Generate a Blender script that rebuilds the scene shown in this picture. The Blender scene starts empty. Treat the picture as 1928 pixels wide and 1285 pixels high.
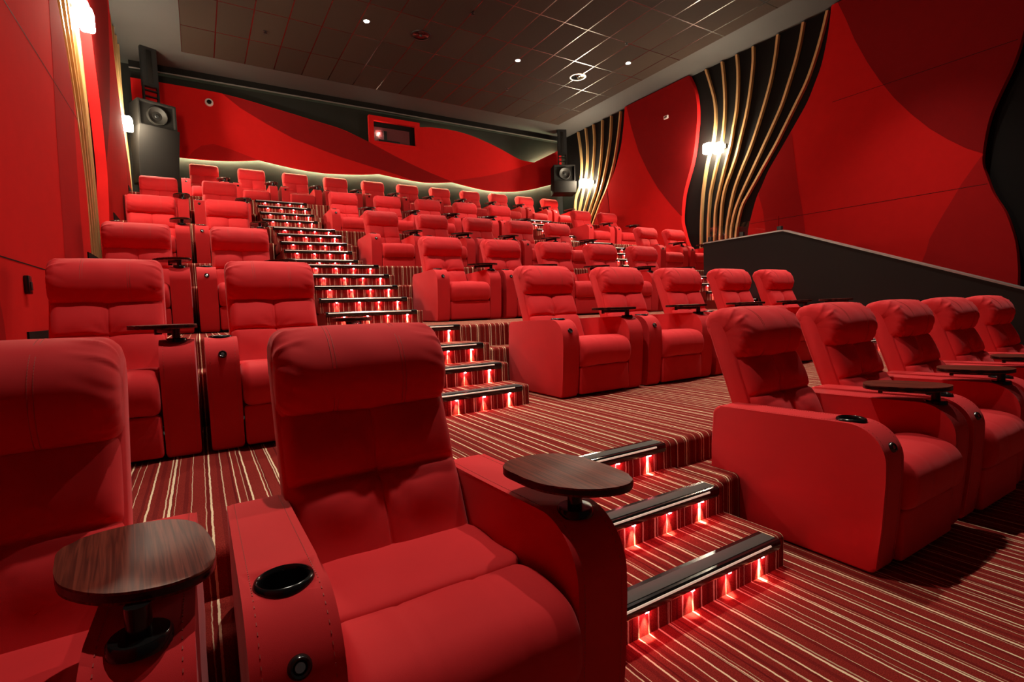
import bpy, bmesh, math, random
from mathutils import Vector, Matrix, noise

random.seed(7)
scn = bpy.context.scene
COL = scn.collection
PI = math.pi

# ------------------------------------------------------------------ helpers
def tag(o, label=None, cat=None, group=None, kind=None):
    if label: o['label'] = label
    if cat: o['category'] = cat
    if group: o['group'] = group
    if kind: o['kind'] = kind
    return o

def obj(name, bm, mats, parent=None, angle=40, loc=None):
    bmesh.ops.recalc_face_normals(bm, faces=bm.faces[:])
    me = bpy.data.meshes.new(name)
    bm.to_mesh(me); bm.free()
    if not isinstance(mats, (list, tuple)): mats = [mats]
    for m in mats: me.materials.append(m)
    for p in me.polygons: p.use_smooth = True
    me.set_sharp_from_angle(angle=math.radians(angle))
    o = bpy.data.objects.new(name, me)
    COL.objects.link(o)
    if parent: o.parent = parent
    if loc: o.location = loc
    return o

def empty(name, loc=(0, 0, 0), rz=0):
    o = bpy.data.objects.new(name, None)
    o.empty_display_size = .1
    COL.objects.link(o)
    o.location = loc; o.rotation_euler = (0, 0, rz)
    return o

def kids(o): return [c for c in COL.objects if c.parent == o]

def box(bm, x0, x1, y0, y1, z0, z1, r=0, seg=2, mat=0):
    vs = [bm.verts.new((x, y, z)) for x in (x0, x1) for y in (y0, y1) for z in (z0, z1)]
    idx = [(0, 1, 3, 2), (4, 6, 7, 5), (0, 4, 5, 1), (2, 3, 7, 6), (0, 2, 6, 4), (1, 5, 7, 3)]
    fs = [bm.faces.new([vs[i] for i in f]) for f in idx]
    for f in fs: f.material_index = mat
    if r > 0:
        es = list({e for f in fs for e in f.edges})
        bmesh.ops.bevel(bm, geom=es, offset=r, segments=seg, profile=.5, affect='EDGES')

def prism(bm, poly, axis, a0, a1, mat=0, bevel=0, seg=2):
    """poly = 2D points; axis 'x': poly is (y,z); 'y': (x,z); 'z': (x,y). Extruded from a0 to a1."""
    def mk(p, a):
        if axis == 'x': return (a, p[0], p[1])
        if axis == 'y': return (p[0], a, p[1])
        return (p[0], p[1], a)
    A = [bm.verts.new(mk(p, a0)) for p in poly]
    B = [bm.verts.new(mk(p, a1)) for p in poly]
    n = len(poly)
    fa = bm.faces.new(A[::-1]); fb = bm.faces.new(B)
    fs = [fa, fb]
    for i in range(n):
        fs.append(bm.faces.new((A[i], A[(i+1) % n], B[(i+1) % n], B[i])))
    for f in fs: f.material_index = mat
    if bevel:
        es = list(set(fa.edges[:] + fb.edges[:]))
        bmesh.ops.bevel(bm, geom=es, offset=bevel, segments=seg, profile=.5, affect='EDGES')
    return fa, fb

def lathe(bm, prof, M=Matrix(), n=24, mat=0):
    rings = []
    for r, z in prof:
        if r < 1e-6: rings.append([bm.verts.new(M @ Vector((0, 0, z)))])
        else: rings.append([bm.verts.new(M @ Vector((r*math.cos(2*PI*k/n), r*math.sin(2*PI*k/n), z))) for k in range(n)])
    for a, b in zip(rings, rings[1:]):
        for k in range(n):
            k2 = (k+1) % n
            if len(a) == 1 and len(b) == 1: continue
            if len(a) == 1: f = bm.faces.new((a[0], b[k2], b[k]))
            elif len(b) == 1: f = bm.faces.new((a[k], a[k2], b[0]))
            else: f = bm.faces.new((a[k], a[k2], b[k2], b[k]))
            f.material_index = mat

def tube(bm, pts, r, n=6, mat=0):
    pts = [Vector(p) for p in pts]
    rings = []
    for i, p in enumerate(pts):
        d = (pts[min(i+1, len(pts)-1)] - pts[max(i-1, 0)]).normalized()
        u = d.cross(Vector((0, 0, 1)))
        if u.length < .05: u = d.cross(Vector((1, 0, 0)))
        u.normalize(); v = d.cross(u)
        rings.append([bm.verts.new(p + r*(math.cos(2*PI*k/n)*u + math.sin(2*PI*k/n)*v)) for k in range(n)])
    for a, b in zip(rings, rings[1:]):
        for k in range(n):
            bm.faces.new((a[k], a[(k+1) % n], b[(k+1) % n], b[k])).material_index = mat
    bm.faces.new(rings[0][::-1]).material_index = mat
    bm.faces.new(rings[-1]).material_index = mat

def catmull(pts, k=4, closed=False):
    n = len(pts); out = []
    rng = range(n) if closed else range(n-1)
    for i in rng:
        if closed: p0, p1, p2, p3 = pts[(i-1) % n], pts[i], pts[(i+1) % n], pts[(i+2) % n]
        else: p0, p1, p2, p3 = pts[max(i-1, 0)], pts[i], pts[i+1], pts[min(i+2, n-1)]
        for j in range(k):
            t = j/k
            out.append(tuple(.5*((2*b)+(-a+c)*t+(2*a-5*b+4*c-d)*t*t+(-a+3*b-3*c+d)*t**3) for a, b, c, d in zip(p0, p1, p2, p3)))
    if not closed: out.append(tuple(pts[-1]))
    return out

def sweep(bm, loop, w, nx, r, disp=None, mat=0):
    """pillow: closed (y,z) loop carried along x from -w to w with ends rounded by radius r"""
    cy = sum(p[0] for p in loop)/len(loop); cz = sum(p[1] for p in loop)/len(loop)
    xs = []
    for i in range(nx+1):
        u = -1+2*i/nx
        xs.append(w*math.sin(u*PI/2)*.55 + w*u*.45)
    rings = []
    for x in xs:
        e = max(0, abs(x)-(w-r))/r
        ins = r*(1-math.sqrt(max(0, 1-e*e)))
        ring = []
        for j, (y, z) in enumerate(loop):
            dy, dz = y-cy, z-cz; L = math.hypot(dy, dz)+1e-9
            k = min(ins, .75*L)/L
            yy, zz = y-dy*k, z-dz*k
            if disp:
                yy, zz = disp(x, j/len(loop), yy, zz)
            ring.append(bm.verts.new((x, yy, zz)))
        rings.append(ring)
    n = len(loop)
    for a, b in zip(rings, rings[1:]):
        for k in range(n):
            bm.faces.new((a[k], a[(k+1) % n], b[(k+1) % n], b[k])).material_index = mat
    bm.faces.new(rings[0][::-1]); bm.faces.new(rings[-1])

def g(x, s): return math.exp(-(x/s)**2)

# ------------------------------------------------------------------ materials
def new_mat(name):
    m = bpy.data.materials.new(name); m.use_nodes = True
    nt = m.node_tree; b = nt.nodes['Principled BSDF']
    return m, nt, b

def simple(name, col, rough=.6, metal=0, emit=0, ecol=None, spec=.5, var=0.0, scale=30):
    m, nt, b = new_mat(name)
    b.inputs['Base Color'].default_value = (*col, 1)
    b.inputs['Roughness'].default_value = rough
    b.inputs['Metallic'].default_value = metal
    b.inputs['Specular IOR Level'].default_value = spec
    if emit:
        b.inputs['Emission Color'].default_value = (*(ecol or col), 1)
        b.inputs['Emission Strength'].default_value = emit
    if var:
        tc = nt.nodes.new('ShaderNodeTexCoord'); nz = nt.nodes.new('ShaderNodeTexNoise')
        nz.inputs['Scale'].default_value = scale; nz.inputs['Detail'].default_value = 4
        mx = nt.nodes.new('ShaderNodeMix'); mx.data_type = 'RGBA'
        mx.inputs[6].default_value = (*[c*(1-var) for c in col], 1)
        mx.inputs[7].default_value = (*[min(1, c*(1+var)) for c in col], 1)
        nt.links.new(tc.outputs['Object'], nz.inputs['Vector'])
        nt.links.new(nz.outputs['Fac'], mx.inputs[0]); nt.links.new(mx.outputs[2], b.inputs['Base Color'])
    return m

def fabric(name, col, sheen=.35, rough=.8, bump=.12, scale=900):
    m, nt, b = new_mat(name)
    b.inputs['Roughness'].default_value = rough
    b.inputs['Specular IOR Level'].default_value = .25 if sheen else .06
    b.inputs['Sheen Weight'].default_value = sheen
    b.inputs['Sheen Roughness'].default_value = .45
    b.inputs['Sheen Tint'].default_value = (1, .42, .45, 1)
    tc = nt.nodes.new('ShaderNodeTexCoord')
    nz = nt.nodes.new('ShaderNodeTexNoise'); nz.inputs['Scale'].default_value = 6; nz.inputs['Detail'].default_value = 5
    mx = nt.nodes.new('ShaderNodeMix'); mx.data_type = 'RGBA'
    mx.inputs[6].default_value = (*[c*.93 for c in col], 1); mx.inputs[7].default_value = (*[c*1.06 for c in col], 1)
    n2 = nt.nodes.new('ShaderNodeTexNoise'); n2.inputs['Scale'].default_value = scale; n2.inputs['Detail'].default_value = 2
    bp = nt.nodes.new('ShaderNodeBump'); bp.inputs['Strength'].default_value = bump; bp.inputs['Distance'].default_value = .002
    L = nt.links.new
    L(tc.outputs['Object'], nz.inputs['Vector']); L(tc.outputs['Object'], n2.inputs['Vector'])
    L(nz.outputs['Fac'], mx.inputs[0]); L(mx.outputs[2], b.inputs['Base Color'])
    L(n2.outputs['Fac'], bp.inputs['Height']); L(bp.outputs['Normal'], b.inputs['Normal'])
    return m

def carpet_mat():
    m, nt, b = new_mat('striped_carpet')
    N = nt.nodes.new; L = nt.links.new
    geo = N('ShaderNodeNewGeometry'); sep = N('ShaderNodeSeparateXYZ'); L(geo.outputs['Position'], sep.inputs[0])
    # wobble of the yarn lines along their length
    nz = N('ShaderNodeTexNoise'); nz.inputs['Scale'].default_value = 9; nz.inputs['Detail'].default_value = 3
    L(geo.outputs['Position'], nz.inputs['Vector'])
    wob = N('ShaderNodeMath'); wob.operation = 'MULTIPLY_ADD'; L(nz.outputs['Fac'], wob.inputs[0])
    wob.inputs[1].default_value = .007
    n3 = N('ShaderNodeTexNoise'); n3.inputs['Scale'].default_value = 55; n3.inputs['Detail'].default_value = 2
    L(geo.outputs['Position'], n3.inputs['Vector'])
    wb2 = N('ShaderNodeMath'); wb2.operation = 'MULTIPLY_ADD'; L(n3.outputs['Fac'], wb2.inputs[0]); wb2.inputs[1].default_value = .004; L(sep.outputs['X'], wb2.inputs[2])
    L(wb2.outputs[0], wob.inputs[2])
    def stripes(period, off, lines, nm):
        md = N('ShaderNodeMath'); md.operation = 'ADD'; L(wob.outputs[0], md.inputs[0]); md.inputs[1].default_value = 20+off
        dv = N('ShaderNodeMath'); dv.operation = 'DIVIDE'; L(md.outputs[0], dv.inputs[0]); dv.inputs[1].default_value = period
        fr = N('ShaderNodeMath'); fr.operation = 'FRACT'; L(dv.outputs[0], fr.inputs[0])
        rp = N('ShaderNodeValToRGB'); rp.color_ramp.interpolation = 'CONSTANT'
        el = rp.color_ramp.elements
        el[0].position = 0; el[0].color = (0, 0, 0, 1)
        el[1].position = .9999; el[1].color = (0, 0, 0, 1)
        for c, w, v in lines:
            w *= .88; e = el.new((c-w/2)/period); e.color = (v, v, v, 1)
            e = el.new((c+w/2)/period); e.color = (0, 0, 0, 1)
        L(fr.outputs[0], rp.inputs[0])
        return rp
    A = stripes(.61, 0, [(.02, .008, 1), (.075, .005, .9), (.089, .003, .6), (.15, .009, 1), (.205, .004, .8), (.26, .007, 1), (.335, .009, 1), (.352, .003, .6), (.41, .005, .9), (.48, .008, 1), (.53, .0035, .7), (.58, .005, .9)], 'cream')
    B = stripes(.43, .11, [(.03, .004, .5), (.17, .005, .8), (.31, .004, .6)], 'cream_b')
    D = stripes(.23, .05, [(.03, .012, .7), (.08, .02, .5), (.13, .008, .9), (.18, .018, .6)], 'dark')
    mxm = N('ShaderNodeMath'); mxm.operation = 'MAXIMUM'; L(A.outputs[0], mxm.inputs[0]); L(B.outputs[0], mxm.inputs[1])
    # speckle
    sp = N('ShaderNodeTexNoise'); sp.inputs['Scale'].default_value = 260; sp.inputs['Detail'].default_value = 3
    L(geo.outputs['Position'], sp.inputs['Vector'])
    r1 = N('ShaderNodeValToRGB'); r1.color_ramp.elements[0].position = .35; r1.color_ramp.elements[1].position = .75
    r1.color_ramp.elements[0].color = (.15, .011, .009, 1); r1.color_ramp.elements[1].color = (.30, .030, .021, 1)
    L(sp.outputs['Fac'], r1.inputs[0])
    dk = N('ShaderNodeMix'); dk.data_type = 'RGBA'; L(D.outputs[0], dk.inputs[0]); L(r1.outputs[0], dk.inputs[6]); dk.inputs[7].default_value = (.11, .006, .007, 1)
    cr = N('ShaderNodeMix'); cr.data_type = 'RGBA'; L(mxm.outputs[0], cr.inputs[0]); L(dk.outputs[2], cr.inputs[6]); cr.inputs[7].default_value = (.80, .66, .43, 1)
    L(cr.outputs[2], b.inputs['Base Color'])
    bp = N('ShaderNodeBump'); bp.inputs['Strength'].default_value = .35; bp.inputs['Distance'].default_value = .004
    L(sp.outputs['Fac'], bp.inputs['Height']); L(bp.outputs['Normal'], b.inputs['Normal'])
    b.inputs['Roughness'].default_value = .95; b.inputs['Specular IOR Level'].default_value = .1
    return m

def wood_mat(name, c0, c1, rough=.35):
    m, nt, b = new_mat(name); N = nt.nodes.new; L = nt.links.new
    tc = N('ShaderNodeTexCoord'); mp = N('ShaderNodeMapping'); mp.inputs['Scale'].default_value = (38, 1.1, 8)
    nz = N('ShaderNodeTexNoise'); nz.inputs['Scale'].default_value = 3.2; nz.inputs['Detail'].default_value = 8; nz.inputs['Distortion'].default_value = 1.1
    rp = N('ShaderNodeValToRGB'); rp.color_ramp.elements[0].position = .36; rp.color_ramp.elements[1].position = .66
    rp.color_ramp.elements[0].color = (*c0, 1); rp.color_ramp.elements[1].color = (*c1, 1)
    L(tc.outputs['Object'], mp.inputs[0]); L(mp.outputs[0], nz.inputs['Vector']); L(nz.outputs['Fac'], rp.inputs[0]); L(rp.outputs[0], b.inputs['Base Color'])
    b.inputs['Roughness'].default_value = rough; b.inputs['Specular IOR Level'].default_value = .1
    return m

def tile_mat():
    m, nt, b = new_mat('ceiling_tiles'); N = nt.nodes.new; L = nt.links.new
    geo = N('ShaderNodeNewGeometry'); sep = N('ShaderNodeSeparateXYZ'); L(geo.outputs['Position'], sep.inputs[0])
    def line(sock, off, period, w):
        a = N('ShaderNodeMath'); a.operation = 'ADD'; L(sock, a.inputs[0]); a.inputs[1].default_value = off
        d = N('ShaderNodeMath'); d.operation = 'DIVIDE'; L(a.outputs[0], d.inputs[0]); d.inputs[1].default_value = period
        f = N('ShaderNodeMath'); f.operation = 'FRACT'; L(d.outputs[0], f.inputs[0])
        c = N('ShaderNodeMath'); c.operation = 'LESS_THAN'; L(f.outputs[0], c.inputs[0]); c.inputs[1].default_value = w/period
        return c.outputs[0], d.outputs[0]
    lx, ix = line(sep.outputs['X'], 17.5-.04+.01, .5833, .022)
    ly, iy = line(sep.outputs['Y'], 30.16-12.84+.01, 1.16, .022)
    mx = N('ShaderNodeMath'); mx.operation = 'MAXIMUM'; L(lx, mx.inputs[0]); L(ly, mx.inputs[1])
    fx = N('ShaderNodeMath'); fx.operation = 'FLOOR'; L(ix, fx.inputs[0])
    fy = N('ShaderNodeMath'); fy.operation = 'FLOOR'; L(iy, fy.inputs[0])
    cb = N('ShaderNodeCombineXYZ'); L(fx.outputs[0], cb.inputs[0]); L(fy.outputs[0], cb.inputs[1])
    wn = N('ShaderNodeTexWhiteNoise'); wn.noise_dimensions = '2D'; L(cb.outputs[0], wn.inputs['Vector'])
    tc = N('ShaderNodeMix'); tc.data_type = 'RGBA'; L(wn.outputs['Value'], tc.inputs[0])
    tc.inputs[6].default_value = (.026, .015, .010, 1); tc.inputs[7].default_value = (.034, .021, .014, 1)
    cm = N('ShaderNodeMix'); cm.data_type = 'RGBA'; L(mx.outputs[0], cm.inputs[0]); L(tc.outputs[2], cm.inputs[6]); cm.inputs[7].default_value = (.15, .14, .13, 1)
    L(cm.outputs[2], b.inputs['Base Color']); L(mx.outputs[0], b.inputs['Metallic'])
    rr = N('ShaderNodeMapRange'); L(mx.outputs[0], rr.inputs[0]); rr.inputs[3].default_value = .9; rr.inputs[4].default_value = .27
    L(rr.outputs[0], b.inputs['Roughness'])
    b.inputs['Specular IOR Level'].default_value = .15
    return m

RED = (.63, .019, .024)
M = dict(
    seat=fabric('red_upholstery', RED, sheen=.16),
    stitch=simple('red_thread', (.45, .05, .04), .7),
    wall=fabric('red_wall_felt', (.56, .011, .011), sheen=.0, rough=.9, bump=.05, scale=300),
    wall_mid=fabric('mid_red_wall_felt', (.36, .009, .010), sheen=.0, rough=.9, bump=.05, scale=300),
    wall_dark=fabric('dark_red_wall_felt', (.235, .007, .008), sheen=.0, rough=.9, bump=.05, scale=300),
    black=simple('black_paint', (.006, .005, .0045), .7, spec=.12, var=.2, scale=3),
    rear_black=simple('charcoal_paint', (.012, .0115, .0095), .7, spec=.2, var=.15, scale=2),
    grey=simple('grey_soffit_paint', (.036, .033, .029), .75, var=.12, scale=1.5),
    parapet=simple('dark_brown_paint', (.009, .0055, .0045), .6, spec=.2, var=.12, scale=2),
    cap=simple('brushed_grey_cap', (.30, .28, .26), .35, .6),
    gold=simple('gold_lacquer', (.62, .38, .16), .38, .35, var=.08, scale=12),
    carpet=carpet_mat(),
    tiles=tile_mat(),
    tray=wood_mat('walnut_veneer', (.080, .014, .009), (.20, .038, .022), .44),
    edge=simple('dark_glossy_edge', (.012, .006, .005), .25),
    plastic=simple('black_plastic', (.008, .008, .008), .18),
    rubber=simple('black_rubber', (.02, .02, .019), .5),
    rib=simple('grey_ribbed_tread', (.060, .053, .047), .75),
    steel=simple('steel_button', (.5, .5, .5), .25, 1),
    strip=simple('nosing_lip_painted_glint', (.85, .75, .66), .32, .8, emit=.5, ecol=(1, .66, .5)),  # weak emission paints a reflected highlight onto the lip; it is no lamp
    led=simple('warm_led', (1, .8, .6), .5, 0, emit=420, ecol=(1, .13, .17)),
    cove_soft=simple('soft_cove_light', (.9, 1, .75), .5, 0, emit=30, ecol=(.84, 1, .58)),
    cove=simple('cove_light', (.9, 1, .75), .5, 0, emit=340, ecol=(.9, 1, .56)),
    glow=simple('lit_frosted_glass', (1, .95, .85), .5, 0, emit=260, ecol=(1, .88, .66)),
    down=simple('lit_lens', (1, .95, .85), .5, 0, emit=120, ecol=(1, .93, .8)),
    metal=simple('dark_metal', (.03, .03, .03), .4, .7),
    speaker=simple('black_speaker_cloth', (.006, .005, .0042), .75, spec=.15, var=.1, scale=40),
    cone=simple('speaker_cone', (.012, .0105, .009), .6, spec=.25),
    white=simple('white_plastic', (.7, .68, .65), .4),
    lens=simple('dark_lens', (.004, .004, .004), .08),
    booth=simple('booth_interior', (.10, .012, .016), .6),
)
def glass_mat():
    m, nt, b = new_mat('clear_glass')
    b.inputs['Base Color'].default_value = (.95, 1, .98, 1)
    b.inputs['Transmission Weight'].default_value = 1
    b.inputs['Roughness'].default_value = .02; b.inputs['IOR'].default_value = 1.45
    return m
M['glass'] = glass_mat()

# ------------------------------------------------------------------ place
XL, XR = -.94, 10.60            # wall panel faces
A0, A1 = 1.10, 2.162            # left aisle
B0, B1 = 7.47, 8.53             # right aisle
TZ = [0, .434, 1.038, 1.804, 2.61, 3.507]          # tier floors
TY = [None, 1.904, 4.376, 6.80, 9.156, 11.57]      # front edge of each tier
FY = [None, 1.27, 3.314, 5.469, 7.81, 10.25]       # first riser of each flight
NR = [0, 3, 4, 5, 5, 5]
REAR = 14.0
CEIL = 6.72

def struct(name, bm, mats, parent=None, angle=40):
    o = obj(name, bm, mats, parent, angle)
    if not parent: o['kind'] = 'structure'
    return o

def rounded_edge(y0, y1, z0, z1, r=.035):
    """profile in (y,z): block with a rounded top front edge at y0"""
    p = [(y0, z0), (y0, z1-r)]
    for k in range(1, 6):
        a = PI - k/5*PI/2
        p.append((y0+r+r*math.cos(a), z1-r+r*math.sin(a)))
    p += [(y1, z1), (y1, z0)]
    return p

bm = bmesh.new(); box(bm, XL-.25, XR+.25, -5, REAR+.1, -.1, 0); struct('floor', bm, M['carpet'])
for i in range(1, 6):
    bm = bmesh.new()
    xr = B1 if i < 3 else XR+.2
    prism(bm, rounded_edge(TY[i], REAR+.05 if i == 5 else TY[i+1]+.1, TZ[i-1]-.05, TZ[i]), 'x', XL-.2, xr)
    o = struct('floor', bm, M['carpet'])
    # low carpeted ledge along the foot of the tier
    zl = TZ[i-1]+(TZ[i]-TZ[i-1])*.64
    bm = bmesh.new()
    for a, b in ((XL-.2, A0-.02), (A1+.0, B0-.0), (B1, xr)):
        if b-a > .1: prism(bm, rounded_edge(TY[i]-.27, TY[i]+.05, TZ[i-1]-.02, zl, .03), 'x', a, b)
    struct('floor', bm, M['carpet'])

ORD = ['first', 'second', 'third', 'fourth', 'fifth', 'sixth']
FLIGHT = ['front', 'second', 'third', 'fourth', 'rearmost']

def spot(name, loc, rot, energy, size, blend, radius, col, parent=None):
    l = bpy.data.lights.new(name, 'SPOT')
    l.energy = energy; l.spot_size = size; l.spot_blend = blend; l.shadow_soft_size = radius; l.color = col
    o = bpy.data.objects.new(name, l); COL.objects.link(o); o.location = loc; o.rotation_euler = rot
    if parent: o.parent = parent
    return o

LEDX = (.18, .41, .62, .83)
led_light = None
def stairs(x0, x1, side):
    global led_light
    for i in range(1, 6):
        n = NR[i]; h = (TZ[i]-TZ[i-1])/n
        lead = TY[i]-FY[i]
        ys = [FY[i]+ k*min(.305, lead/(n-1)) for k in range(n-1)] + [TY[i]]
        bm = bmesh.new()
        for k in range(n-1):
            z = TZ[i-1]+h*(k+1)
            prism(bm, rounded_edge(ys[k], TY[i]+.05, TZ[i-1]-.02 if k == 0 else z-h-.02, z, .02), 'x', x0, x1)
        struct('aisle_stairs', bm, M['carpet'])
        for k in range(n):
            z = TZ[i-1]+h*(k+1); y = ys[k]
            nm = empty('step_nosing', ((x0+x1)/2, y, z))
            where = 'top edge' if k == n-1 else ORD[k]+' step'
            tag(nm, f'black lit step nosing, {where} of the {FLIGHT[i-1]} flight, {side} aisle', 'step nosing', f'lit step nosings of the {side} aisle')
            w0, w1 = x0-(x0+x1)/2+.01, x1-(x0+x1)/2-.075
            bm = bmesh.new()
            prism(bm, [(.07, .0), (.07, .007), (-.022, .007), (-.030, .0), (-.032, -.012), (-.03, -.03), (-.022, -.042), (-.002, -.045), (-.002, 0)], 'x', w0, w1)
            obj('nosing_profile', bm, M['plastic'], nm, 30)
            bm = bmesh.new()
            box(bm, w0+.004, w1-.004, -.008, .050, .005, .0095, .002)
            obj('tread_grip', bm, M['rib'], nm)
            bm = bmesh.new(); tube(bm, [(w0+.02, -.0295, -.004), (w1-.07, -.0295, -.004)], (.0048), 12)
            tag(obj('painted_glint_lip', bm, M['strip'], nm), 'polished metal lip with a painted-in glint')
            for f in LEDX:
                xx = x0+(x1-x0)*f-(x0+x1)/2
                bm = bmesh.new(); box(bm, xx-.008, xx+.008, -.018, -.008, -.049, -.044)
                obj('step_lamp', bm, M['led'], nm)
                if led_light is None:
                    l = bpy.data.lights.new('step_lamp_beam', 'SPOT'); l.energy = 7; l.spot_size = math.radians(46); l.spot_blend = .8
                    l.shadow_soft_size = .006; l.color = (1, .62, .42); led_light = l
                o = bpy.data.objects.new('step_lamp_beam', led_light); COL.objects.link(o); o.parent = nm
                o.location = (xx, -.016, -.052); o.rotation_euler = (math.radians(8), 0, 0)
stairs(A0, A1, 'left')
stairs(B0, B1, 'right')

# ------------------------------------------------------------------ side walls
FAR = [(8.70, 6.80), (8.51, 6.41), (8.42, 6.04), (8.40, 5.66), (8.43, 5.33), (8.49, 4.92), (8.58, 4.56), (8.72, 4.2), (8.83, 3.87), (8.89, 3.48), (8.90, 3.2), (8.85, 3.0), (8.76, 2.7), (8.62, 2.4), (8.53, 2.1), (8.48, 1.85), (8.45, 1.5), (8.44, 0)]
NEAR = [(5.32, 6.80), (5.37, 6.33), (5.43, 5.99), (5.51, 5.66), (5.63, 5.37), (5.77, 5.07), (5.96, 4.79), (6.18, 4.48), (6.39, 4.19), (6.59, 3.91), (6.73, 3.64), (6.86, 3.4), (6.96, 3.1), (7.05, 2.77), (7.08, 2.4), (7.05, 2.0), (7.02, 0)]
FAR = catmull(FAR[:-1], 3)+[FAR[-1]]; NEAR = catmull(NEAR[:-1], 3)+[NEAR[-1]]
def sh(c, d): return [(y+d, z) for y, z in c]
SLATS = [
 [(8.22, 6.69), (8.08, 6.25), (7.98, 5.85), (7.96, 5.47), (7.99, 5.15), (8.04, 4.92), (8.17, 4.58), (8.25, 4.26), (8.33, 3.81), (8.37, 3.39), (8.39, 2.96), (8.40, 2.4), (8.40, 1.85)],
 [(7.78, 6.69), (7.73, 6.24), (7.71, 5.79), (7.72, 5.44), (7.76, 5.09), (7.82, 4.78), (7.92, 4.47), (8.02, 4.12), (8.12, 3.73), (8.16, 3.35), (8.19, 2.94), (8.20, 2.4), (8.20, 1.85)],
 [(7.4, 6.69), (7.37, 6.3), (7.38, 5.83), (7.42, 5.45), (7.49, 5.12), (7.56, 4.78), (7.68, 4.41), (7.8, 4.03), (7.91, 3.64), (7.98, 3.32), (8.0, 2.91), (8.02, 2.4), (8.02, 1.85)],
 [(7.0, 6.69), (7.0, 6.37), (7.04, 6.01), (7.11, 5.58), (7.2, 5.19), (7.31, 4.83), (7.42, 4.47), (7.56, 4.14), (7.71, 3.81), (7.8, 3.42), (7.84, 2.89), (7.86, 2.4), (7.86, 1.85)],
 [(6.44, 6.69), (6.49, 6.31), (6.58, 5.87), (6.69, 5.51), (6.81, 5.18), (6.96, 4.8), (7.11, 4.46), (7.29, 4.12), (7.47, 3.72), (7.59, 3.29), (7.67, 2.86), (7.69, 2.4), (7.69, 1.85)],
 [(5.91, 6.69), (5.97, 6.36), (6.06, 6.02), (6.19, 5.65), (6.35, 5.24), (6.53, 4.9), (6.73, 4.55), (6.94, 4.19), (7.16, 3.81), (7.34, 3.49), (7.47, 3.19), (7.55, 2.84), (7.57, 2.4), (7.57, 1.85)],
 [(5.45, 6.69), (5.54, 6.34), (5.67, 5.93), (5.84, 5.51), (6.04, 5.17), (6.26, 4.81), (6.47, 4.47), (6.69, 4.16), (6.92, 3.83), (7.11, 3.56), (7.29, 3.28), (7.41, 2.82), (7.44, 2.4), (7.44, 1.85)]]
SLATS_B = [
 [(13.06, 6.69), (12.95, 6.06), (12.93, 5.5), (13.04, 4.97), (13.23, 4.67), (13.3, 4.3), (13.33, 3.6)],
 [(12.68, 6.69), (12.62, 6.08), (12.67, 5.44), (12.82, 4.92), (12.96, 4.56), (13.12, 4.08), (13.16, 3.55)],
 [(12.31, 6.69), (12.28, 6.14), (12.36, 5.52), (12.52, 4.86), (12.75, 4.35), (12.99, 3.83), (13.03, 3.55)],
 [(11.9, 6.69), (11.94, 6.05), (12.04, 5.39), (12.22, 4.79), (12.49, 4.3), (12.82, 3.65), (12.85, 3.55)],
 [(11.51, 6.69), (11.58, 6.05), (11.76, 5.37), (11.98, 4.79), (12.28, 4.27), (12.64, 3.72), (12.68, 3.55)],
 [(11.12, 6.69), (11.25, 6.0), (11.45, 5.3), (11.74, 4.69), (12.08, 4.23), (12.43, 3.69), (12.48, 3.55)]]
PAT1 = [(5.22, 6.80), (5.07, 6.32), (4.92, 5.89), (4.7, 5.39), (4.5, 5.0), (4.27, 4.61), (4.01, 4.25), (3.75, 3.93), (3.51, 3.69), (3.27, 3.48), (3.06, 3.34)]
PAT2R = [(6.10, 4.60), (6.07, 4.47), (6.01, 3.99), (5.94, 3.43), (5.84, 2.88), (5.78, 2.4), (5.70, 1.6), (5.66, 0)]
PAT2L = [(6.81, 3.46), (6.71, 3.1), (6.65, 2.71), (6.60, 2.2), (6.58, 0)]
PAT3 = [(3.05, 3.34), (3.16, 3.17), (3.31, 2.93), (3.44, 2.67), (3.55, 2.46), (3.64, 2.27), (3.72, 2.1), (3.76, 1.9), (3.82, 1.72), (3.95, 1.2), (4.05, 0)]

def interp_y(curve, z):
    for (y0, z0), (y1, z1) in zip(curve, curve[1:]):
        if z1 <= z <= z0: return y0+(y1-y0)*(z0-z)/(z0-z1+1e-9)
    return curve[-1][0]

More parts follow.
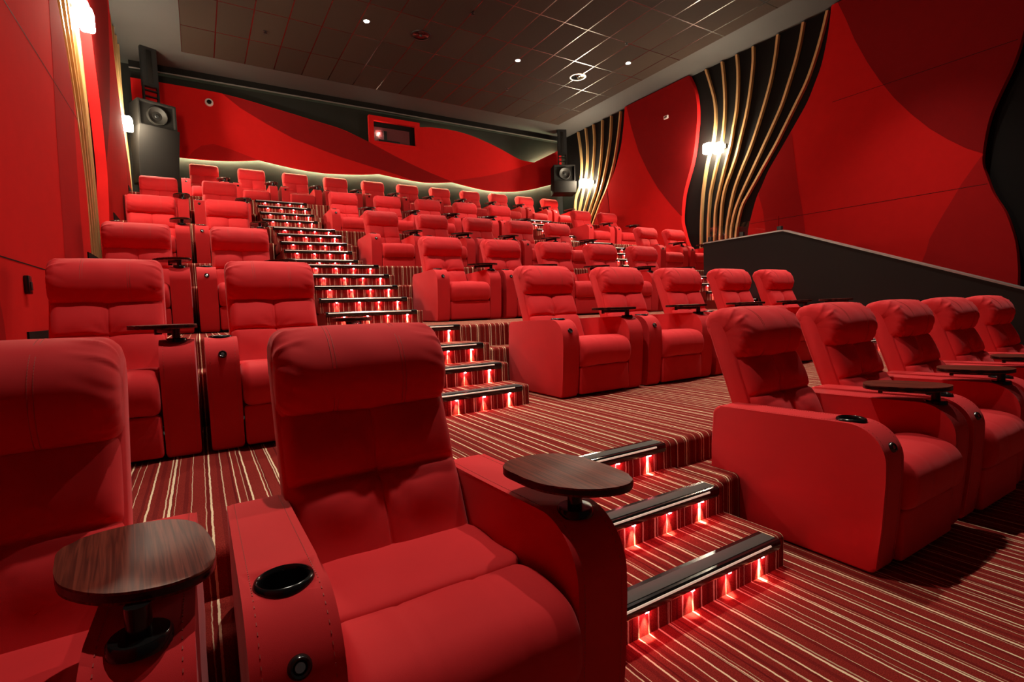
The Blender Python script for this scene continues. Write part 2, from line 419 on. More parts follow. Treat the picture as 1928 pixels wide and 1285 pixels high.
def side_wall(xf, s, side):
    """xf = panel face, s = +1 when the room lies at smaller x (right wall)"""
    bm = bmesh.new(); a, b = xf+s*.15, xf+s*.35
    box(bm, min(a, b), max(a, b), -5, REAR+.1, -.1, CEIL+.1)
    struct('wall_'+side, bm, M['black'])
    def panel(nearc, farc, dark_polys, mid=()):
        bm = bmesh.new()
        poly = [(y, min(z, CEIL-.02)) for y, z in nearc] + [(y, min(z, CEIL-.02)) for y, z in farc[::-1]]
        fa, fb = prism(bm, poly, 'x', xf, xf+s*.12, 0)
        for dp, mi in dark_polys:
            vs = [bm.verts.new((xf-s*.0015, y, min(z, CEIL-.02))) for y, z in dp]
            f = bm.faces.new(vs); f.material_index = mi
        # thin seams between the fabric sheets
        for z, ya, yb in mid:
            vs = [bm.verts.new((xf-s*.0022, y, zz)) for y, zz in ((ya, z-.004), (yb, z-.004), (yb, z+.004), (ya, z+.004))]
            bm.faces.new(vs).material_index = 3
        o = struct('wall_'+side, bm, [M['wall'], M['wall_dark'], M['wall_mid'], M['black']], None, 30)
    D = -5.84; DB = 5.52
    far0 = sh(FAR, D)
    # panel between the front recess and the middle recess
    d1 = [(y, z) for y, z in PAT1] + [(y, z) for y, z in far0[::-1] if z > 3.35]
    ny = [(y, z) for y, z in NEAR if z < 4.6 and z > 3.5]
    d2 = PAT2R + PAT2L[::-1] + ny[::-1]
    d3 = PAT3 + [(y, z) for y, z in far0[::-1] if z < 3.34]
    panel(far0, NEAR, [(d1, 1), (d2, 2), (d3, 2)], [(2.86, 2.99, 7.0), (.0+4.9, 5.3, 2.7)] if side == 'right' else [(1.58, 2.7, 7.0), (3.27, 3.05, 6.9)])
    # panel between the middle and the rear recess
    nb = sh(NEAR, DB)
    fa = [(y, z) for y, z in FAR]
    k = 5.55
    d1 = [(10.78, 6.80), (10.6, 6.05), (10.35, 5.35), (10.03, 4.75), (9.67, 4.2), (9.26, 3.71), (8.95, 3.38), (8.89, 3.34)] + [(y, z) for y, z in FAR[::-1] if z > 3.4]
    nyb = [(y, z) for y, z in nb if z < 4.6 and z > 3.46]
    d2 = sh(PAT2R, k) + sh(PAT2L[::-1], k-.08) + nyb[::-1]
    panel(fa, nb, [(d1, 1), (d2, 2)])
    # panel nearest the screen
    front = [(-5, 6.8), (-5, 0)]
    panel(front, sh(NEAR, D), [])
    # gold slats
    for group, tagname, slats in (('middle', 'middle', SLATS), ('rear', 'rear', SLATS_B)):
        for q, c in enumerate(slats):
            cc = catmull(c, 4)
            w = .024
            bm = bmesh.new()
            L, R = [], []
            for i, (y, z) in enumerate(cc):
                y0, z0 = cc[max(i-1, 0)]; y1, z1 = cc[min(i+1, len(cc)-1)]
                t = Vector((y1-y0, z1-z0)).normalized()
                L.append((y-t.y*w, z+t.x*w)); R.append((y+t.y*w, z-t.x*w))
            prism(bm, L+R[::-1], 'x', xf+s*.152, xf+s*.075)
            o = obj('gold_slat', bm, M['gold'], None, 40)
            pos = ORD[q] if q < 6 else 'seventh'
            tag(o, f'curved gold slat, {side} wall, {group} black recess, {pos} from the rear', 'wall slat', f'gold slats in the {group} recess of the {side} wall')

side_wall(XR, 1, 'right')
side_wall(XL, -1, 'left')

def sconce(x, s, y, z, which, side, power=100):
    e = empty('wall_sconce', (x+s*.15, y, z))
    tag(e, f'bright glowing wall sconce on the gold slats of the {which} recess, {side} wall', 'wall lamp', 'glowing sconces on the side walls')
    def B(a, b): return (min(a, b), max(a, b))
    bm = bmesh.new(); box(bm, *B(0, -s*.05), -.26, .26, -.05, .05, .008); box(bm, *B(-s*.04, -s*.09), -.2, -.16, -.02, .02); box(bm, *B(-s*.04, -s*.09), .12, .16, -.02, .02)
    obj('bracket', bm, M['metal'], e)
    for dy, w, dz in ((-.14, .11, -.04), (.15, .10, .03)):
        bm = bmesh.new(); box(bm, *B(-s*.085, -s*.23), dy-w, dy+w, dz-.12, dz+.12, .03, 3)
        obj('glass_shade', bm, M['glow'], e)
    l = bpy.data.lights.new('sconce_bulb', 'POINT'); l.energy = power; l.color = (1, .85, .62); l.shadow_soft_size = .1
    o = bpy.data.objects.new('sconce_bulb', l); COL.objects.link(o); o.parent = e; o.location = (-s*.36, 0, 0)
sconce(XR, 1, 7.95, 4.77, 'middle', 'right'); sconce(XR, 1, 12.6, 4.97, 'rear', 'right', 85)
sconce(XL, -1, 7.95, 4.80, 'middle', 'left'); sconce(XL, -1, 12.32, 4.93, 'rear', 'left', 38)

# skirting along the left wall
for i in range(0, 6):
    bm = bmesh.new()
    ya = -4 if i == 0 else TY[i]; yb = TY[i+1] if i < 5 else REAR
    box(bm, XL-.01, XL+.012, ya, yb, TZ[i], TZ[i]+.10)
    struct('baseboard_left', bm, M['black'])

# ------------------------------------------------------------------ ceiling
bm = bmesh.new(); box(bm, XL-.35, XR+.35, -5, REAR+.1, CEIL, CEIL+.1); struct('ceiling', bm, M['grey'])
bm = bmesh.new(); box(bm, .04, 9.76, -5, 12.84, CEIL-.022, CEIL); struct('ceiling', bm, M['tiles'])

def downlight(x, y, label, e=820):
    t = empty('recessed_downlight', (x, y, CEIL-.022)); tag(t, label, 'ceiling light', 'recessed ceiling downlights')
    bm = bmesh.new(); lathe(bm, [(.050, .0), (.062, -.006), (.075, -.004), (.078, .0)]); obj('trim_ring', bm, M['metal'], t)
    bm = bmesh.new(); lathe(bm, [(0, -.003), (.048, -.003), (.05, .0)]); obj('lens', bm, M['down'], t)
    spot('downlight_beam', (0, 0, -.012), (0, 0, 0), e, math.radians(86), .9, .05, (1, .86, .72), t)
downlight(3.07, 9.95, 'small bright ceiling downlight, leftmost of the three in view')
downlight(6.46, 9.93, 'small bright ceiling downlight between the two round ceiling speakers')
downlight(8.79, 8.86, 'small bright ceiling downlight nearest the right wall')
# the same house lights carry on over the front rows, above the frame
for x, y, w in ((.75, 6.3, 'left wall over the third row'), (3.07, 6.1, 'left aisle over the third row'), (6.46, 6.1, 'right aisle over the third row'), (8.79, 3.7, 'entrance wall over the second row'),
             (.9, 3.0, 'left wall over the second row'), (3.2, 3.0, 'left aisle over the second row'), (6.46, 3.0, 'right aisle over the second row')):
    downlight(x, y, f'ceiling downlight above the frame, nearest the {w}')

def ceiling_speaker(x, y, label, ringmat):
    t = empty('ceiling_speaker', (x, y, CEIL-.022)); tag(t, label, 'ceiling speaker', 'round ceiling speakers')
    bm = bmesh.new(); lathe(bm, [(.17, 0), (.165, -.012), (.195, -.012), (.20, 0)], n=40); obj('rim', bm, ringmat, t)
    bm = bmesh.new(); lathe(bm, [(0, -.004), (.03, -.008), (.05, -.003), (.168, -.002)], n=40); obj('grille', bm, M['lens'], t)
    bm = bmesh.new(); lathe(bm, [(0, -.03), (.02, -.028), (.03, -.006)], n=16); obj('tweeter', bm, M['metal'], t)
ceiling_speaker(4.157, 9.93, 'dark round ceiling speaker without a bright rim, left of centre', M['metal'])
ceiling_speaker(8.195, 9.95, 'round ceiling speaker with a pale rim near the right wall', M['cap'])
for x, y, w in ((4.72, 8.75, 'near the top edge of the photo'), (7.0, 11.3, 'towards the rear wall'), (1.45, 11.2, 'near the left tile edge'), (8.1, 8.2, 'among the bright grid lines')):
    bm = bmesh.new(); lathe(bm, [(.0, -.05), (.03, -.048), (.03, -.04), (.012, -.035), (.012, -.01), (.035, -.006), (.035, 0)], n=16)
    o = obj('sprinkler', bm, M['metal'], None, 30, (x, y, CEIL-.022)); tag(o, f'tiny sprinkler head on the dark ceiling {w}', 'sprinkler', 'ceiling sprinklers')

# ------------------------------------------------------------------ rear wall
bm = bmesh.new(); box(bm, XL-.3, XR+.3, REAR, REAR+.15, 0, CEIL); struct('wall_rear', bm, M['rear_black'])
BOT = [(-.93, 4.80), (-.18, 4.79), (.23, 4.79), (.69, 4.81), (1.14, 4.86), (1.47, 4.92), (1.88, 4.86), (2.46, 4.79), (2.97, 4.77), (3.39, 4.79), (3.9, 4.83), (4.41, 4.90), (4.99, 4.84), (5.4, 4.81), (5.75, 4.80), (6.22, 4.84), (6.59, 4.89), (7.14, 4.81), (7.81, 4.75), (8.58, 4.79), (9.25, 4.90), (10.21, 5.17), (10.59, 5.30)]
TOPR = [(10.59, 6.34), (9.49, 5.79), (8.95, 5.82), (8.3, 6.04), (7.68, 6.22), (7.09, 6.34), (6.51, 6.38), (5.96, 6.36), (5.62, 6.31), (5.62, 5.70), (4.19, 5.70), (3.82, 5.83), (3.42, 5.95), (2.75, 6.06), (2.12, 6.16), (1.34, 6.28), (.94, 6.33), (.5, 6.36), (-.93, 6.37)]
def seg_smooth(c): return catmull(c, 3)
BOTS = seg_smooth(BOT[:6])+seg_smooth(BOT[5:12])[1:]+seg_smooth(BOT[11:17])[1:]+seg_smooth(BOT[16:])[1:]
TOPS = [TOPR[0]]+seg_smooth(TOPR[1:9])+seg_smooth(TOPR[9:])[0:0]+TOPR[9:11]+seg_smooth(TOPR[11:])
PY = REAR-.18
bm = bmesh.new()
prism(bm, BOTS+TOPS, 'y', PY, PY+.05)
def overlay(poly, mi):
    f = bm.faces.new([bm.verts.new((x, PY-.0015, z)) for x, z in poly]); f.material_index = mi
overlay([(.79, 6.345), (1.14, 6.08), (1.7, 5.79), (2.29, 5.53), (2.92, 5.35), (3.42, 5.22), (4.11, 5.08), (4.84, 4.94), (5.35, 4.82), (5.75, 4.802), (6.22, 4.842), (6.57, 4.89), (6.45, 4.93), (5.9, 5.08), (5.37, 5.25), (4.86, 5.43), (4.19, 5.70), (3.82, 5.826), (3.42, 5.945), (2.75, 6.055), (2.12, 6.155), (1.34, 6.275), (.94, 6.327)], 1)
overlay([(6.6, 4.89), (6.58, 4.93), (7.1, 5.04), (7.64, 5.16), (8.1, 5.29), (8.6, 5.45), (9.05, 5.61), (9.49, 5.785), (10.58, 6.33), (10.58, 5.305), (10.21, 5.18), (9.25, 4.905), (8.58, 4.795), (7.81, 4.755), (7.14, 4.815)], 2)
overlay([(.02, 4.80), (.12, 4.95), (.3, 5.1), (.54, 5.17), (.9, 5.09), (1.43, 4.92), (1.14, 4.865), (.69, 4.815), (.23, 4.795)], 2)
struct('wall_rear', bm, [M['wall'], M['wall_dark'], M['wall_mid']], None, 30)
# cove lights hidden behind the panel edges
def cove(pts, name, lab, m='cove_soft'):
    bm = bmesh.new(); tube(bm, pts, .008, 6)
    o = obj(name, bm, M[m]); tag(o, lab, 'light strip', 'cove light strips behind the rear wall panel')
cove([(x, REAR-.06, z+.040) for x, z in BOTS], 'cove_light', 'pale cove light strip glowing under the wavy lower edge of the rear panel', 'cove')
cove([(x, REAR-.115, z-.04) for x, z in ([(10.5, 6.28)]+[TOPS[1]])], 'cove_light', 'pale cove light strip along the short rising edge by the right speaker', 'cove')
cove([(x, REAR-.115, z-.04) for x, z in TOPS[1:23] if x > 5.66], 'cove_light', 'pale cove light strip over the humped upper edge of the rear panel')
cove([(5.5, REAR-.115, 6.40), (4.21, REAR-.115, 6.40), (4.21, REAR-.115, 5.76)], 'cove_light', 'pale cove light strip round the projection window frame', 'cove')
# bulkhead with pale lower lip
bm = bmesh.new(); box(bm, XL, XR, REAR-.22, REAR, 6.58, CEIL); struct('trim_1', bm, M['black'])
bm = bmesh.new(); box(bm, XL, XR, REAR-.235, REAR-.21, 6.555, 6.578); struct('trim_2', bm, M['cap'])

# projection window
w = empty('window_1', (4.905, PY, 5.70)); w['kind'] = 'structure'
def frame(bm, x0, x1, z0, z1, t, y0, y1, tb=None):
    tb = t if tb is None else tb
    box(bm, x0, x0+t, y0, y1, z0, z1); box(bm, x1-t, x1, y0, y1, z0, z1)
    box(bm, x0+t, x1-t, y0, y1, z1-t, z1); box(bm, x0+t, x1-t, y0, y1, z0, z0+tb)
bm = bmesh.new(); frame(bm, -.715, .715, 0, .72, .12, -.03, .09, .06); obj('window_frame', bm, M['wall'], w)
bm = bmesh.new()
box(bm, -.60, .60, .075, .085, .05, .61)
obj('booth_backing', bm, M['black'], w)
bm = bmesh.new(); box(bm, -.59, .43, .062, .068, .06, .46); obj('window_pane', bm, M['booth'], w)
pj = empty('projector', (4.62, PY+.03, 5.765)); tag(pj, 'dark projector with a bright lens behind the rear projection window', 'projector')
bm = bmesh.new(); box(bm, -.18, .42, -.02, .025, 0, .06, .01); box(bm, -.03, .06, -.015, .02, .06, .30, .008); obj('housing', bm, M['metal'], pj)
bm = bmesh.new(); lathe(bm, [(0, 0), (.022, 0), (.022, .02), (.03, .02), (.03, -.01)], Matrix.Translation((-.16, -.01, .22)) @ Matrix.Rotation(PI/2, 4, 'X') @ Matrix.Scale(.6, 4), 16); obj('lens', bm, M['glow'], pj)

# dome camera and detectors
t = empty('dome_camera', (.51, PY, 6.09)); tag(t, 'small white dome camera on the red rear wall near the left speaker', 'camera')
bm = bmesh.new(); lathe(bm, [(0, 0), (.085, 0), (.085, .035), (.07, .05), (.05, .052)], Matrix.Rotation(PI/2, 4, 'X'), 28); obj('housing', bm, M['white'], t)
bm = bmesh.new(); lathe(bm, [(.05, .045), (.045, .075), (.025, .092), (0, .097)], Matrix.Rotation(PI/2, 4, 'X'), 24); obj('dome', bm, M['lens'], t)
t = empty('smoke_detector', (XR, 9.35, 5.93)); tag(t, 'small white detector high on the right red wall', 'detector')
bm = bmesh.new(); box(bm, -.04, 0, -.07, .07, -.045, .045, .012); obj('housing', bm, M['white'], t)
bm = bmesh.new(); box(bm, -.048, -.038, -.035, .035, -.012, .015, .003); obj('sensor', bm, M['lens'], t)
t = empty('wall_socket', (XL, 4.44, 1.44)); tag(t, 'small black box mounted on the left red wall', 'wall box')
bm = bmesh.new(); box(bm, 0, .03, -.035, .035, -.06, .06, .008); obj('housing', bm, M['plastic'], t)
bm = bmesh.new(); box(bm, .029, .036, -.018, .018, -.035, .02, .003); obj('latch', bm, M['metal'], t)

# rear wall speakers
def speaker_stack(x, y, z, rz, side, cut=0):
    hw = .34
    t = empty('surround_speaker', (x, y, z), rz); tag(t, f'large black two-box loudspeaker hung in the rear corner by the {side} wall', 'loudspeaker', 'rear corner loudspeakers')
    bm = bmesh.new(); prism(bm, [(-.33, 1.10), (-.25, .78), (-.16, .745) if cut else (-.17, .42), (-.15, cut), (.22, cut), (.22, 1.10)], 'x', -hw-.02, hw+.02, 0, .012); obj('bass_cabinet', bm, M['speaker'], t)
    bm = bmesh.new(); frame(bm, -hw, hw, 1.11, 1.62, .03, -.26, .22); box(bm, -hw+.03, hw-.03, -.16, .22, 1.14, 1.59); obj('horn_cabinet', bm, M['speaker'], t)
    Mx = Matrix.Translation((0.02, -.16, 1.37)) @ Matrix.Rotation(PI/2, 4, 'X')
    bm = bmesh.new(); lathe(bm, [(0, -.01), (.05, .0), (.055, -.02), (.15, .03), (.165, .045), (.18, .045), (.19, .0)], Mx, 36)
    h = obj('woofer', bm, M['cone'], t)
    bm = bmesh.new(); lathe(bm, [(0, .02), (.03, .015), (.045, -.005)], Mx, 20); obj('dust_cap', bm, M['metal'], h)
    bm = bmesh.new()
    H = CEIL-z-1.62
    for sx in (-.13, .13): box(bm, sx-.015, sx+.015, -.03, .03, 1.62, 1.62+H)
    box(bm, -.14, .14, -.04, .06, 1.62+H*.32, 1.62+H)
    for q in range(3): box(bm, -.13, .13, -.03, .03, 1.66+q*.12, 1.68+q*.12)
    br = obj('hanging_bracket', bm, M['metal'], t)
    bm = bmesh.new()
    box(bm, -.05, .04, -.052, -.038, 1.62+H*.38, 1.62+H*.94, .004)
    obj('perforated_rail', bm, M['speaker'], br)
speaker_stack(-.55, 13.02, 3.95, math.radians(22), 'left')
speaker_stack(10.16, 13.2, 3.95, math.radians(-24), 'right', .74)

# ------------------------------------------------------------------ entrance parapet
bm = bmesh.new()
TOPL = [(6.66, 2.30), (5.05, 2.325), (2.06, 1.20), (-.9, .09), (-.9, 0)]
prism(bm, [(6.66, 0)]+TOPL, 'x', 8.56, 8.70); o = struct('wall_entrance', bm, M['parapet'])
bm = bmesh.new()
for (ya, za), (yb, zb) in zip(TOPL[:3], TOPL[1:4]):
    prism(bm, [(ya, za), (yb, zb), (yb, zb+.022), (ya, za+.022)], 'x', 8.535, 8.725)
obj('wall_cap', bm, M['cap'], o)
gp = empty('glass_guard', (8.63, 5.85, 2.34)); tag(gp, 'low clear glass guard panel standing on the peak of the dark entrance wall', 'glass panel')
bm = bmesh.new(); box(bm, -.006, .006, -.68, .72, .0, .26); obj('glass_panel', bm, M['glass'], gp)
for dy in (-.70, .02, .70):
    bm = bmesh.new(); box(bm, -.03, .03, dy-.04, dy+.04, -.02, .085, .004); obj('clamp', bm, M['metal'], gp)

# ------------------------------------------------------------------ recliner
DA = (.342, .940); DN = (-.940, .342); O0 = (.755, .42)
def TD(t, d): return (O0[0]+t*DA[0]+d*DN[0], O0[1]+t*DA[1]+d*DN[1])

def wr(x, y, z, s=9, a=.003): return a*noise.noise(Vector((x*s, y*s, z*s)))

def arm_profile():
    p = []
    def arc(cy, cz, r, a0, a1, n):
        for k in range(n+1):
            a = math.radians(a0+(a1-a0)*k/n); p.append((cy+r*math.cos(a), cz+r*math.sin(a)))
    arc(.055, .036, .03, 270, 180, 3)
    p.append((.006, .22)); p.append((-.006, .42))
    arc(.146, .492, .152, 178, 92, 12)
    p.append((.26, .640)); p.append((.5, .631))
    arc(.775, .567, .057, 88, 5, 6)
    p.append((.836, .4)); p.append((.838, .05))
    arc(.815, .029, .023, 0, -90, 2)
    return p
AP = arm_profile()

def make_chair():
    root = empty('cinema_recliner', (0, 0, 0))
    P = {}
    # plinth
    bm = bmesh.new(); box(bm, -.26, .26, .06, .78, 0, .06, .004); obj('base', bm, M['rubber'], root)
    # arms
    for s in (-1, 1):
        bm = bmesh.new()
        x0, x1 = sorted((s*.280, s*.443))
        prism(bm, AP, 'x', x0, x1, 0, .016, 3)
        o = obj('armrest', bm, M['seat'], root, 50)
        for q in (-1, 1):   # stitched seams running over the arm
            bs = bmesh.new()
            xx = (x0+x1)/2+q*.062
            pts = [(xx, y, z) for y, z in AP]
            acc = 0; dense = []
            for a, b in zip(AP[3:-9], AP[4:-8]):
                n = max(1, int(math.dist(a, b)/.011))
                for k in range(n):
                    dense.append(((a[0]+(b[0]-a[0])*k/n, a[1]+(b[1]-a[1])*k/n), (a, b)))
            for k, (pt, (a, b)) in enumerate(dense):
                if k % 1: continue
                dv = Vector((b[0]-a[0], b[1]-a[1])).normalized(); nv = Vector((-dv.y, dv.x))
                if nv.x*(pt[0]-.42)+nv.y*(pt[1]-.3) < 0: nv = -nv
                c = Vector(pt)
                l = .0033; h = .0011
                vs = []
                for xo in (-.0009, .0009):
                    for k1 in (-l, l):
                        for k2 in (-.0012, h):
                            v = c+dv*k1+nv*k2; vs.append(bs.verts.new((xx+xo, v.x, v.y)))
                for f in ((0, 1, 3, 2), (4, 6, 7, 5), (0, 4, 5, 1), (2, 3, 7, 6), (1, 5, 7, 3)): bs.faces.new([vs[i] for i in f])
            obj('stitching', bs, M['stitch'], o)
        P[s] = o
    # cup holder set in the left arm
    CY, CX = .165, -.3615
    cut = bmesh.new(); lathe(cut, [(0, .56), (.047, .56), (.047, .75), (0, .75)], Matrix.Translation((CX, CY, 0)), 32)
    co = obj('cutter', cut, M['seat'])
    md = P[-1].modifiers.new('hole', 'BOOLEAN'); md.object = co; md.operation = 'DIFFERENCE'; md.solver = 'MANIFOLD'
    bpy.context.view_layer.update()
    dg = bpy.context.evaluated_depsgraph_get()
    me = bpy.data.meshes.new_from_object(P[-1].evaluated_get(dg))
    P[-1].modifiers.clear(); P[-1].data = me
    bpy.data.objects.remove(co)
    bm = bmesh.new()
    lathe(bm, [(0, .572), (.040, .572), (.044, .58), (.0465, .642), (.048, .650), (.052, .654), (.057, .652), (.060, .645), (.060, .636)], Matrix.Translation((CX, CY, 0)), 36)
    tag(obj('cup_holder', bm, M['plastic'], root, 60), 'glossy black cup holder')
    # power button on the rounded arm front
    Mb = Matrix.Translation((CX, .006, .552)) @ Matrix.Rotation(math.radians(66), 4, 'X')
    bm = bmesh.new(); lathe(bm, [(.0, .002), (.012, .003), (.013, .010), (.017, .012), (.021, .008), (.022, -.004)], Mb, 24)
    b = obj('power_button', bm, M['plastic'], root, 50)
    bm = bmesh.new(); lathe(bm, [(0, .0095), (.009, .009), (.0115, .006)], Mb, 20); tag(obj('button_cap', bm, M['steel'], b), 'silver button cap')
    # seat: rear pad, front roll, leg panel
    rear = catmull([(.60, .39), (.605, .44), (.58, .462), (.45, .472), (.33, .476), (.262, .474), (.243, .455), (.241, .42), (.243, .38), (.42, .37)], 3, True)
    bm = bmesh.new()
    sweep(bm, rear, .278, 16, .03, lambda x, v, y, z: (y, z+wr(x, y, z, 7, .006)*(1 if z > .44 else 0)))
    obj('seat_cushion', bm, M['seat'], root, 60)
    front = catmull([(.236, .40), (.238, .455), (.222, .476), (.15, .488), (.07, .486), (.0, .465), (-.04, .42), (-.052, .36), (-.042, .30), (-.012, .258), (.05, .244), (.2, .246), (.236, .30)], 4, True)
    def fd(x, v, y, z):
        k = .0035*(g(abs(x)-.105, .006))
        if z > .44: z -= k
        elif y < .02: y += k
        if y < .2: z += .006*(1-(x/.278)**2); y -= .008*(1-(x/.278)**2)*(1 if y < .05 else 0)
        return y, z+wr(x, y, z, 6, .005)
    bm = bmesh.new(); sweep(bm, front, .274, 40, .045, fd); obj('leg_rest_cushion', bm, M['seat'], root, 60)
    bm = bmesh.new(); box(bm, -.272, .272, -.004, .05, .022, .250, .018, 3); obj('leg_rest_panel', bm, M['seat'], root, 60)
    # backrest shell
    bm = bmesh.new()
    lp = [TD(-.10, 0), TD(-.10, .12), TD(.60, .12), TD(.66, .10), TD(.69, .06), TD(.68, .01), TD(.62, -.004)]
    prism(bm, lp, 'x', -.288, .288, 0, .02, 3)
    obj('backrest', bm, M['seat'], root, 50)
    # tufted back cushion
    XS = sorted({round(a*b, 5) for a in (-1, 1) for b in (0, .003, .006, .010, .016, .026, .04, .06, .08, .105, .13, .155, .18, .205, .225, .24, .252, .262, .270, .276, .279, .280)})
    TS = [-.04, -.01, .02, .05, .08, .105, .13, .15, .17, .183, .193, .201, .208, .212, .216, .222, .23, .24, .255, .275, .3, .33, .36, .385, .405, .42, .432, .442, .449, .453, .455]
    NX, NT = len(XS)-1, len(TS)-1
    bm = bmesh.new(); T0, T1, W = -.04, .455, .280
    grid = []
    for j in range(NT+1):
        row = []
        t = TS[j]; v = (t-T0)/(T1-T0)
        for i in range(NX+1):
            x = XS[i]
            d = .192 - .040*v
            # crease and centre seam
            d -= .016*g(t-.212, .010) + .010*g(t-.214, .04)
            d -= .006*g(x, .0045) + .007*g(x, .03)
            d -= .020*math.exp(-((x/.06)**2+((t-.235)/.055)**2))
            for cx in (-.14, .14):
                for ct in (.12, .32):
                    d += .017*math.exp(-(((x-cx)/.11)**2+((t-ct)/.08)**2))
            # pulled folds that run into the tuft
            ang = math.atan2(t-.214, x); rr = math.hypot(x, t-.214)
            d += .0035*math.sin(ang*9+1.3)*math.exp(-((rr-.085)/.05)**2)
            d += wr(x, t, .3, 11, .004)
            # shoulders
            e = max(0, abs(x)-(W-.045))/.045
            d -= .055*(1-math.sqrt(max(0, 1-e*e)))
            e = max(0, t-(T1-.045))/.045
            d -= .045*(1-math.sqrt(max(0, 1-e*e)))
            y, z = TD(t, d)
            row.append(bm.verts.new((x, y, z)))
        grid.append(row)
    for a, b in zip(grid, grid[1:]):
        for i in range(NX): bm.faces.new((a[i], a[i+1], b[i+1], b[i]))
    rim = grid[0] + [r[-1] for r in grid[1:]] + grid[-1][-2::-1] + [r[0] for r in grid[-2:0:-1]]
    low = []
    for vtx in rim:
        y, z = vtx.co.y, vtx.co.z
        t = (y-O0[0])*DA[0]+(z-O0[1])*DA[1]
        yy, zz = TD(t, .07); low.append(bm.verts.new((vtx.co.x, yy, zz)))
    n = len(rim)
    for k in range(n): bm.faces.new((rim[k], rim[(k+1) % n], low[(k+1) % n], low[k]))
    bm.faces.new(low)
    obj('back_cushion', bm, M['seat'], root, 75)
    # headrest pillow wrapping over the top
    tdl = [(.425, .09), (.428, .135), (.438, .168), (.466, .192), (.51, .218), (.57, .230), (.635, .217), (.69, .180), (.730, .124), (.742, .065), (.735, .015), (.705, -.016), (.66, -.024), (.61, -.02), (.575, -.006), (.565, .04), (.50, .07)]
    loop = catmull([TD(*q) for q in tdl], 8, True)
    def hd(x, v, y, z):
        k = .004*g(abs(x)-.115, .005)
        cy, cz = TD(.6, .09); dy, dz = y-cy, z-cz; L = math.hypot(dy, dz)+1e-6
        end = max(0, (abs(x)-.17)/.11)
        k += .0045*end*max(0, math.sin(v*2*PI*13+x*40)) + wr(x, y, z, 10, .003)
        k -= .006*(1-(x/.285)**2)
        # gathered folds at the two top corners
        for v0 in (.355, .415): k -= .008*min(1, end*1.5)*g(v-v0-.03*(1-end), .009)
        return y-dy/L*k, z-dz/L*k
    bm = bmesh.new(); sweep(bm, loop, .287, 48, .05, hd); hr = obj('headrest', bm, M['seat'], root, 75)
    for xs in (-.115, .115):
        bs = bmesh.new()
        for q in range(4, 80):
            y, z = loop[q % len(loop)]
            cy, cz = TD(.6, .09); dv = Vector((y-cy, z-cz)).normalized()
            y2, z2 = loop[(q+1) % len(loop)]
            tv = Vector((y2-y, z2-z)); Ls = tv.length; tv.normalize()
            m = max(1, int(Ls/.011))
            for k in range(m):
                c = Vector((y, z))+tv*(Ls*(k+.5)/m)+dv*.0045
                for xd in (-.006, .006):
                    vs = [bs.verts.new((xs+xd+xo, *(c+tv*a+dv*b))) for xo in (-.0009, .0009) for a in (-.0035, .0035) for b in (-.003, .0008)]
                    for f in ((0, 1, 3, 2), (4, 6, 7, 5), (0, 4, 5, 1), (2, 3, 7, 6), (1, 5, 7, 3)): bs.faces.new([vs[i] for i in f])
        obj('stitching', bs, M['stitch'], hr)
    # swivel tray on the right arm
    out = [(-.118, .050), (-.118, .105), (-.097, .145), (-.050, .165), (.010, .163), (.065, .140), (.102, .085), (.115, .0), (.115, -.085), (.098, -.145), (.055, -.168), (.0, -.160), (-.055, -.125), (-.100, -.060), (-.115, .0)]
    out = catmull(out, 4, True)
    cx, cy = .345, .225
    bm = bmesh.new(); prism(bm, [(cx+a*1.1, cy+b*1.12) for a, b in out], 'z', .704, .727, 1, .005, 2)
    for f in bm.faces:
        if abs(f.normal.z) > .9 and f.calc_center_median().z > .725: f.material_index = 0
    tr = obj('tray_table', bm, [M['tray'], M['edge']], root, 40); tag(tr, 'dark walnut swivel tray')
    bm = bmesh.new(); lathe(bm, [(0, .653), (.045, .653), (.049, .648), (.050, .632)], Matrix.Translation((.362, .105, 0)), 28)
    lathe(bm, [(0, .706), (.020, .706), (.020, .652), (.025, .650)], Matrix.Translation((.362, .105, 0)), 20)
    box(bm, .346, .378, .10, .345, .680, .705, .004); box(bm, .344, .380, .325, .345, .670, .705, .003)
    obj('tray_stand', bm, M['plastic'], root, 40)
    return root
proto = make_chair()
PROTO = [(c, [d for d in kids(c)]) for c in kids(proto)]
used = False

def place(x, y, z, label, group, rz=0, tray=0, slide=(0, 0, 0)):
    global used
    if not used:
        r = proto; used = True
    else:
        r = proto.copy(); COL.objects.link(r)
        for c, subs in PROTO:
            c2 = c.copy(); COL.objects.link(c2); c2.parent = r
            for d in subs:
                d2 = d.copy(); COL.objects.link(d2); d2.parent = c2
    r.location = (x, y, z); r.rotation_euler = (0, 0, rz)
    tag(r, label, 'recliner', group)
    for c in kids(r):
        if c.name.startswith('tray_'):
            # swing tray and bracket round the post
            a = math.radians(tray); ca, sa = math.cos(a), math.sin(a); px, py = .362, .105
            c.rotation_euler = (0, 0, a); c.location = (px-ca*px+sa*py, py-sa*px-ca*py, 0)
            if c.name.startswith('tray_table'): c.location += Vector(slide)
    return r

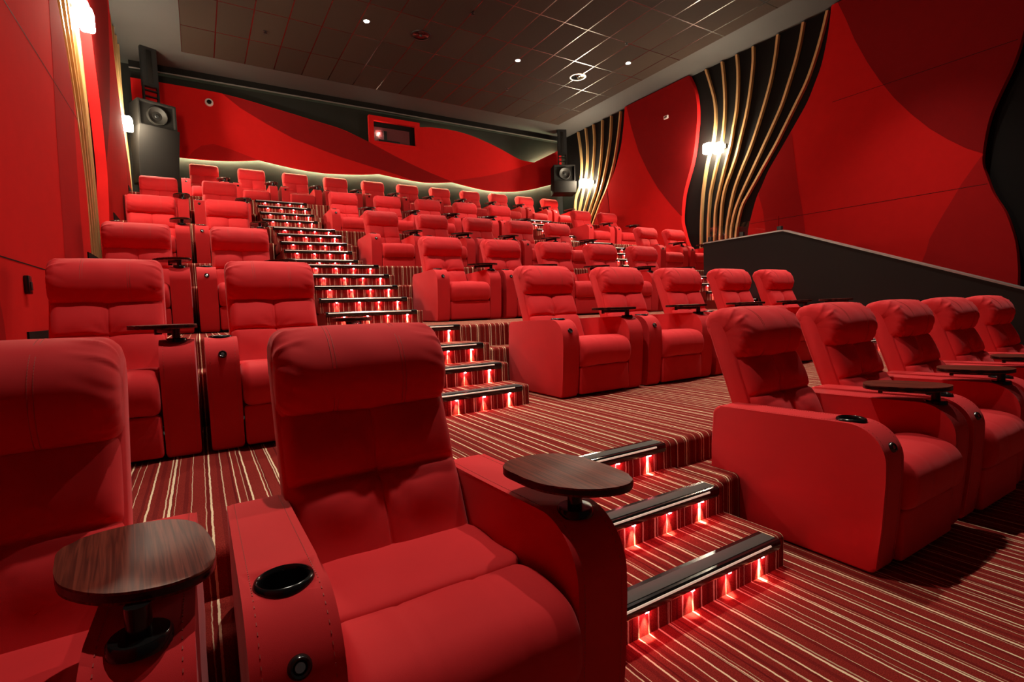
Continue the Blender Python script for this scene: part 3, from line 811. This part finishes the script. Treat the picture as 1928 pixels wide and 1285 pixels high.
ROWN = {1: 'front', 2: 'second', 3: 'third', 4: 'fourth', 5: 'fifth', 6: 'back'}
F = {1: .97, 2: 3.25, 3: 5.70, 4: 8.12, 5: 10.50, 6: 12.90}
SLIDE = {(1, 0): (.015, .065, 0), (1, 1): (.04, -.047, 0)}
SWING = {(1, 0): 6, (1, 1): 0, (2, 0): 24, (3, 0): 20, (3, 1): 12, (4, 1): -10, (2, 1): -30}
LEFT = {1: (-.485, .478), 2: (-.475, .46), 3: (-.49, .45), 4: (-.475, .47), 5: (-.47, .49)}
MID0 = {1: (2.82, .946), 2: (2.90, .962), 3: (2.90, .965), 4: (2.85, .965), 5: (2.80, .97)}
for r in range(1, 6):
    lab = ('beside the left wall', 'beside the left aisle')
    for q, x in enumerate(LEFT[r]):
        place(x, F[r], TZ[r-1], f'red recliner in the {ROWN[r]} row, left block, {lab[q]}', f'recliners in the {ROWN[r]} row', tray=SWING.get((r, q), 0), slide=SLIDE.get((r, q), (0, 0, 0)))
    x0, dx = MID0[r]
    for q in range(5):
        place(x0+dx*q, F[r], TZ[r-1], f'red recliner in the {ROWN[r]} row, middle block, {ORD[q]} seat from the left aisle', f'recliners in the {ROWN[r]} row', tray=(22 if r == 1 else 6+9*((r*5+q*3) % 4)))
    if r >= 4:
        for q, x in enumerate((9.13, 10.10)):
            lb = ('beside the right aisle', 'beside the right wall')[q]
            place(x, F[r]-.25, TZ[r-1], f'red recliner in the {ROWN[r]} row, right block, {lb}', f'recliners in the {ROWN[r]} row')
ORD11 = ['first', 'second', 'third', 'fourth', 'fifth', 'sixth', 'seventh', 'eighth', 'ninth', 'tenth', 'eleventh']
for q in range(11):
    place(.31+.969*q, F[6], TZ[5], f'red recliner in the back row under the cove light, {ORD11[q]} from the left speaker', 'recliners in the back row')

# ------------------------------------------------------------------ world and camera
wd = bpy.data.worlds.new('World'); scn.world = wd; wd.use_nodes = True
bg = wd.node_tree.nodes['Background']; bg.inputs[0].default_value = (1, .75, .65, 1); bg.inputs[1].default_value = .03

VY = Vector((374.695-964, 596.56-642.5, 0)); VX = Vector((2536.74-964, 525.016-642.5, 0))
f = math.sqrt(-(VY.x*VX.x+VY.y*VX.y))
VY.z = VX.z = f
Y = VY.normalized(); X = VX.normalized(); Z = X.cross(Y)
if Z.y > 0: Z = -Z
# rows X,Y,Z are the world axes in camera coordinates (x right, y down, z forward)
right = Vector((X.x, Y.x, Z.x)); up = -Vector((X.y, Y.y, Z.y)); back = -Vector((X.z, Y.z, Z.z))
cam = bpy.data.cameras.new('camera'); co = bpy.data.objects.new('camera', cam); COL.objects.link(co)
mw = Matrix((right, up, back)).transposed().to_4x4(); mw.translation = (0, 0, 1.2)
co.matrix_world = mw
cam.sensor_width = 36; cam.lens = f/1928*36; cam.clip_start = .02; cam.clip_end = 100
scn.camera = co
vs = scn.view_settings
scn.display_settings.display_device = 'sRGB'
vs.view_transform = 'Standard'; vs.look = 'None'; vs.gamma = 1; vs.use_curve_mapping = False
vs.exposure = -0.2
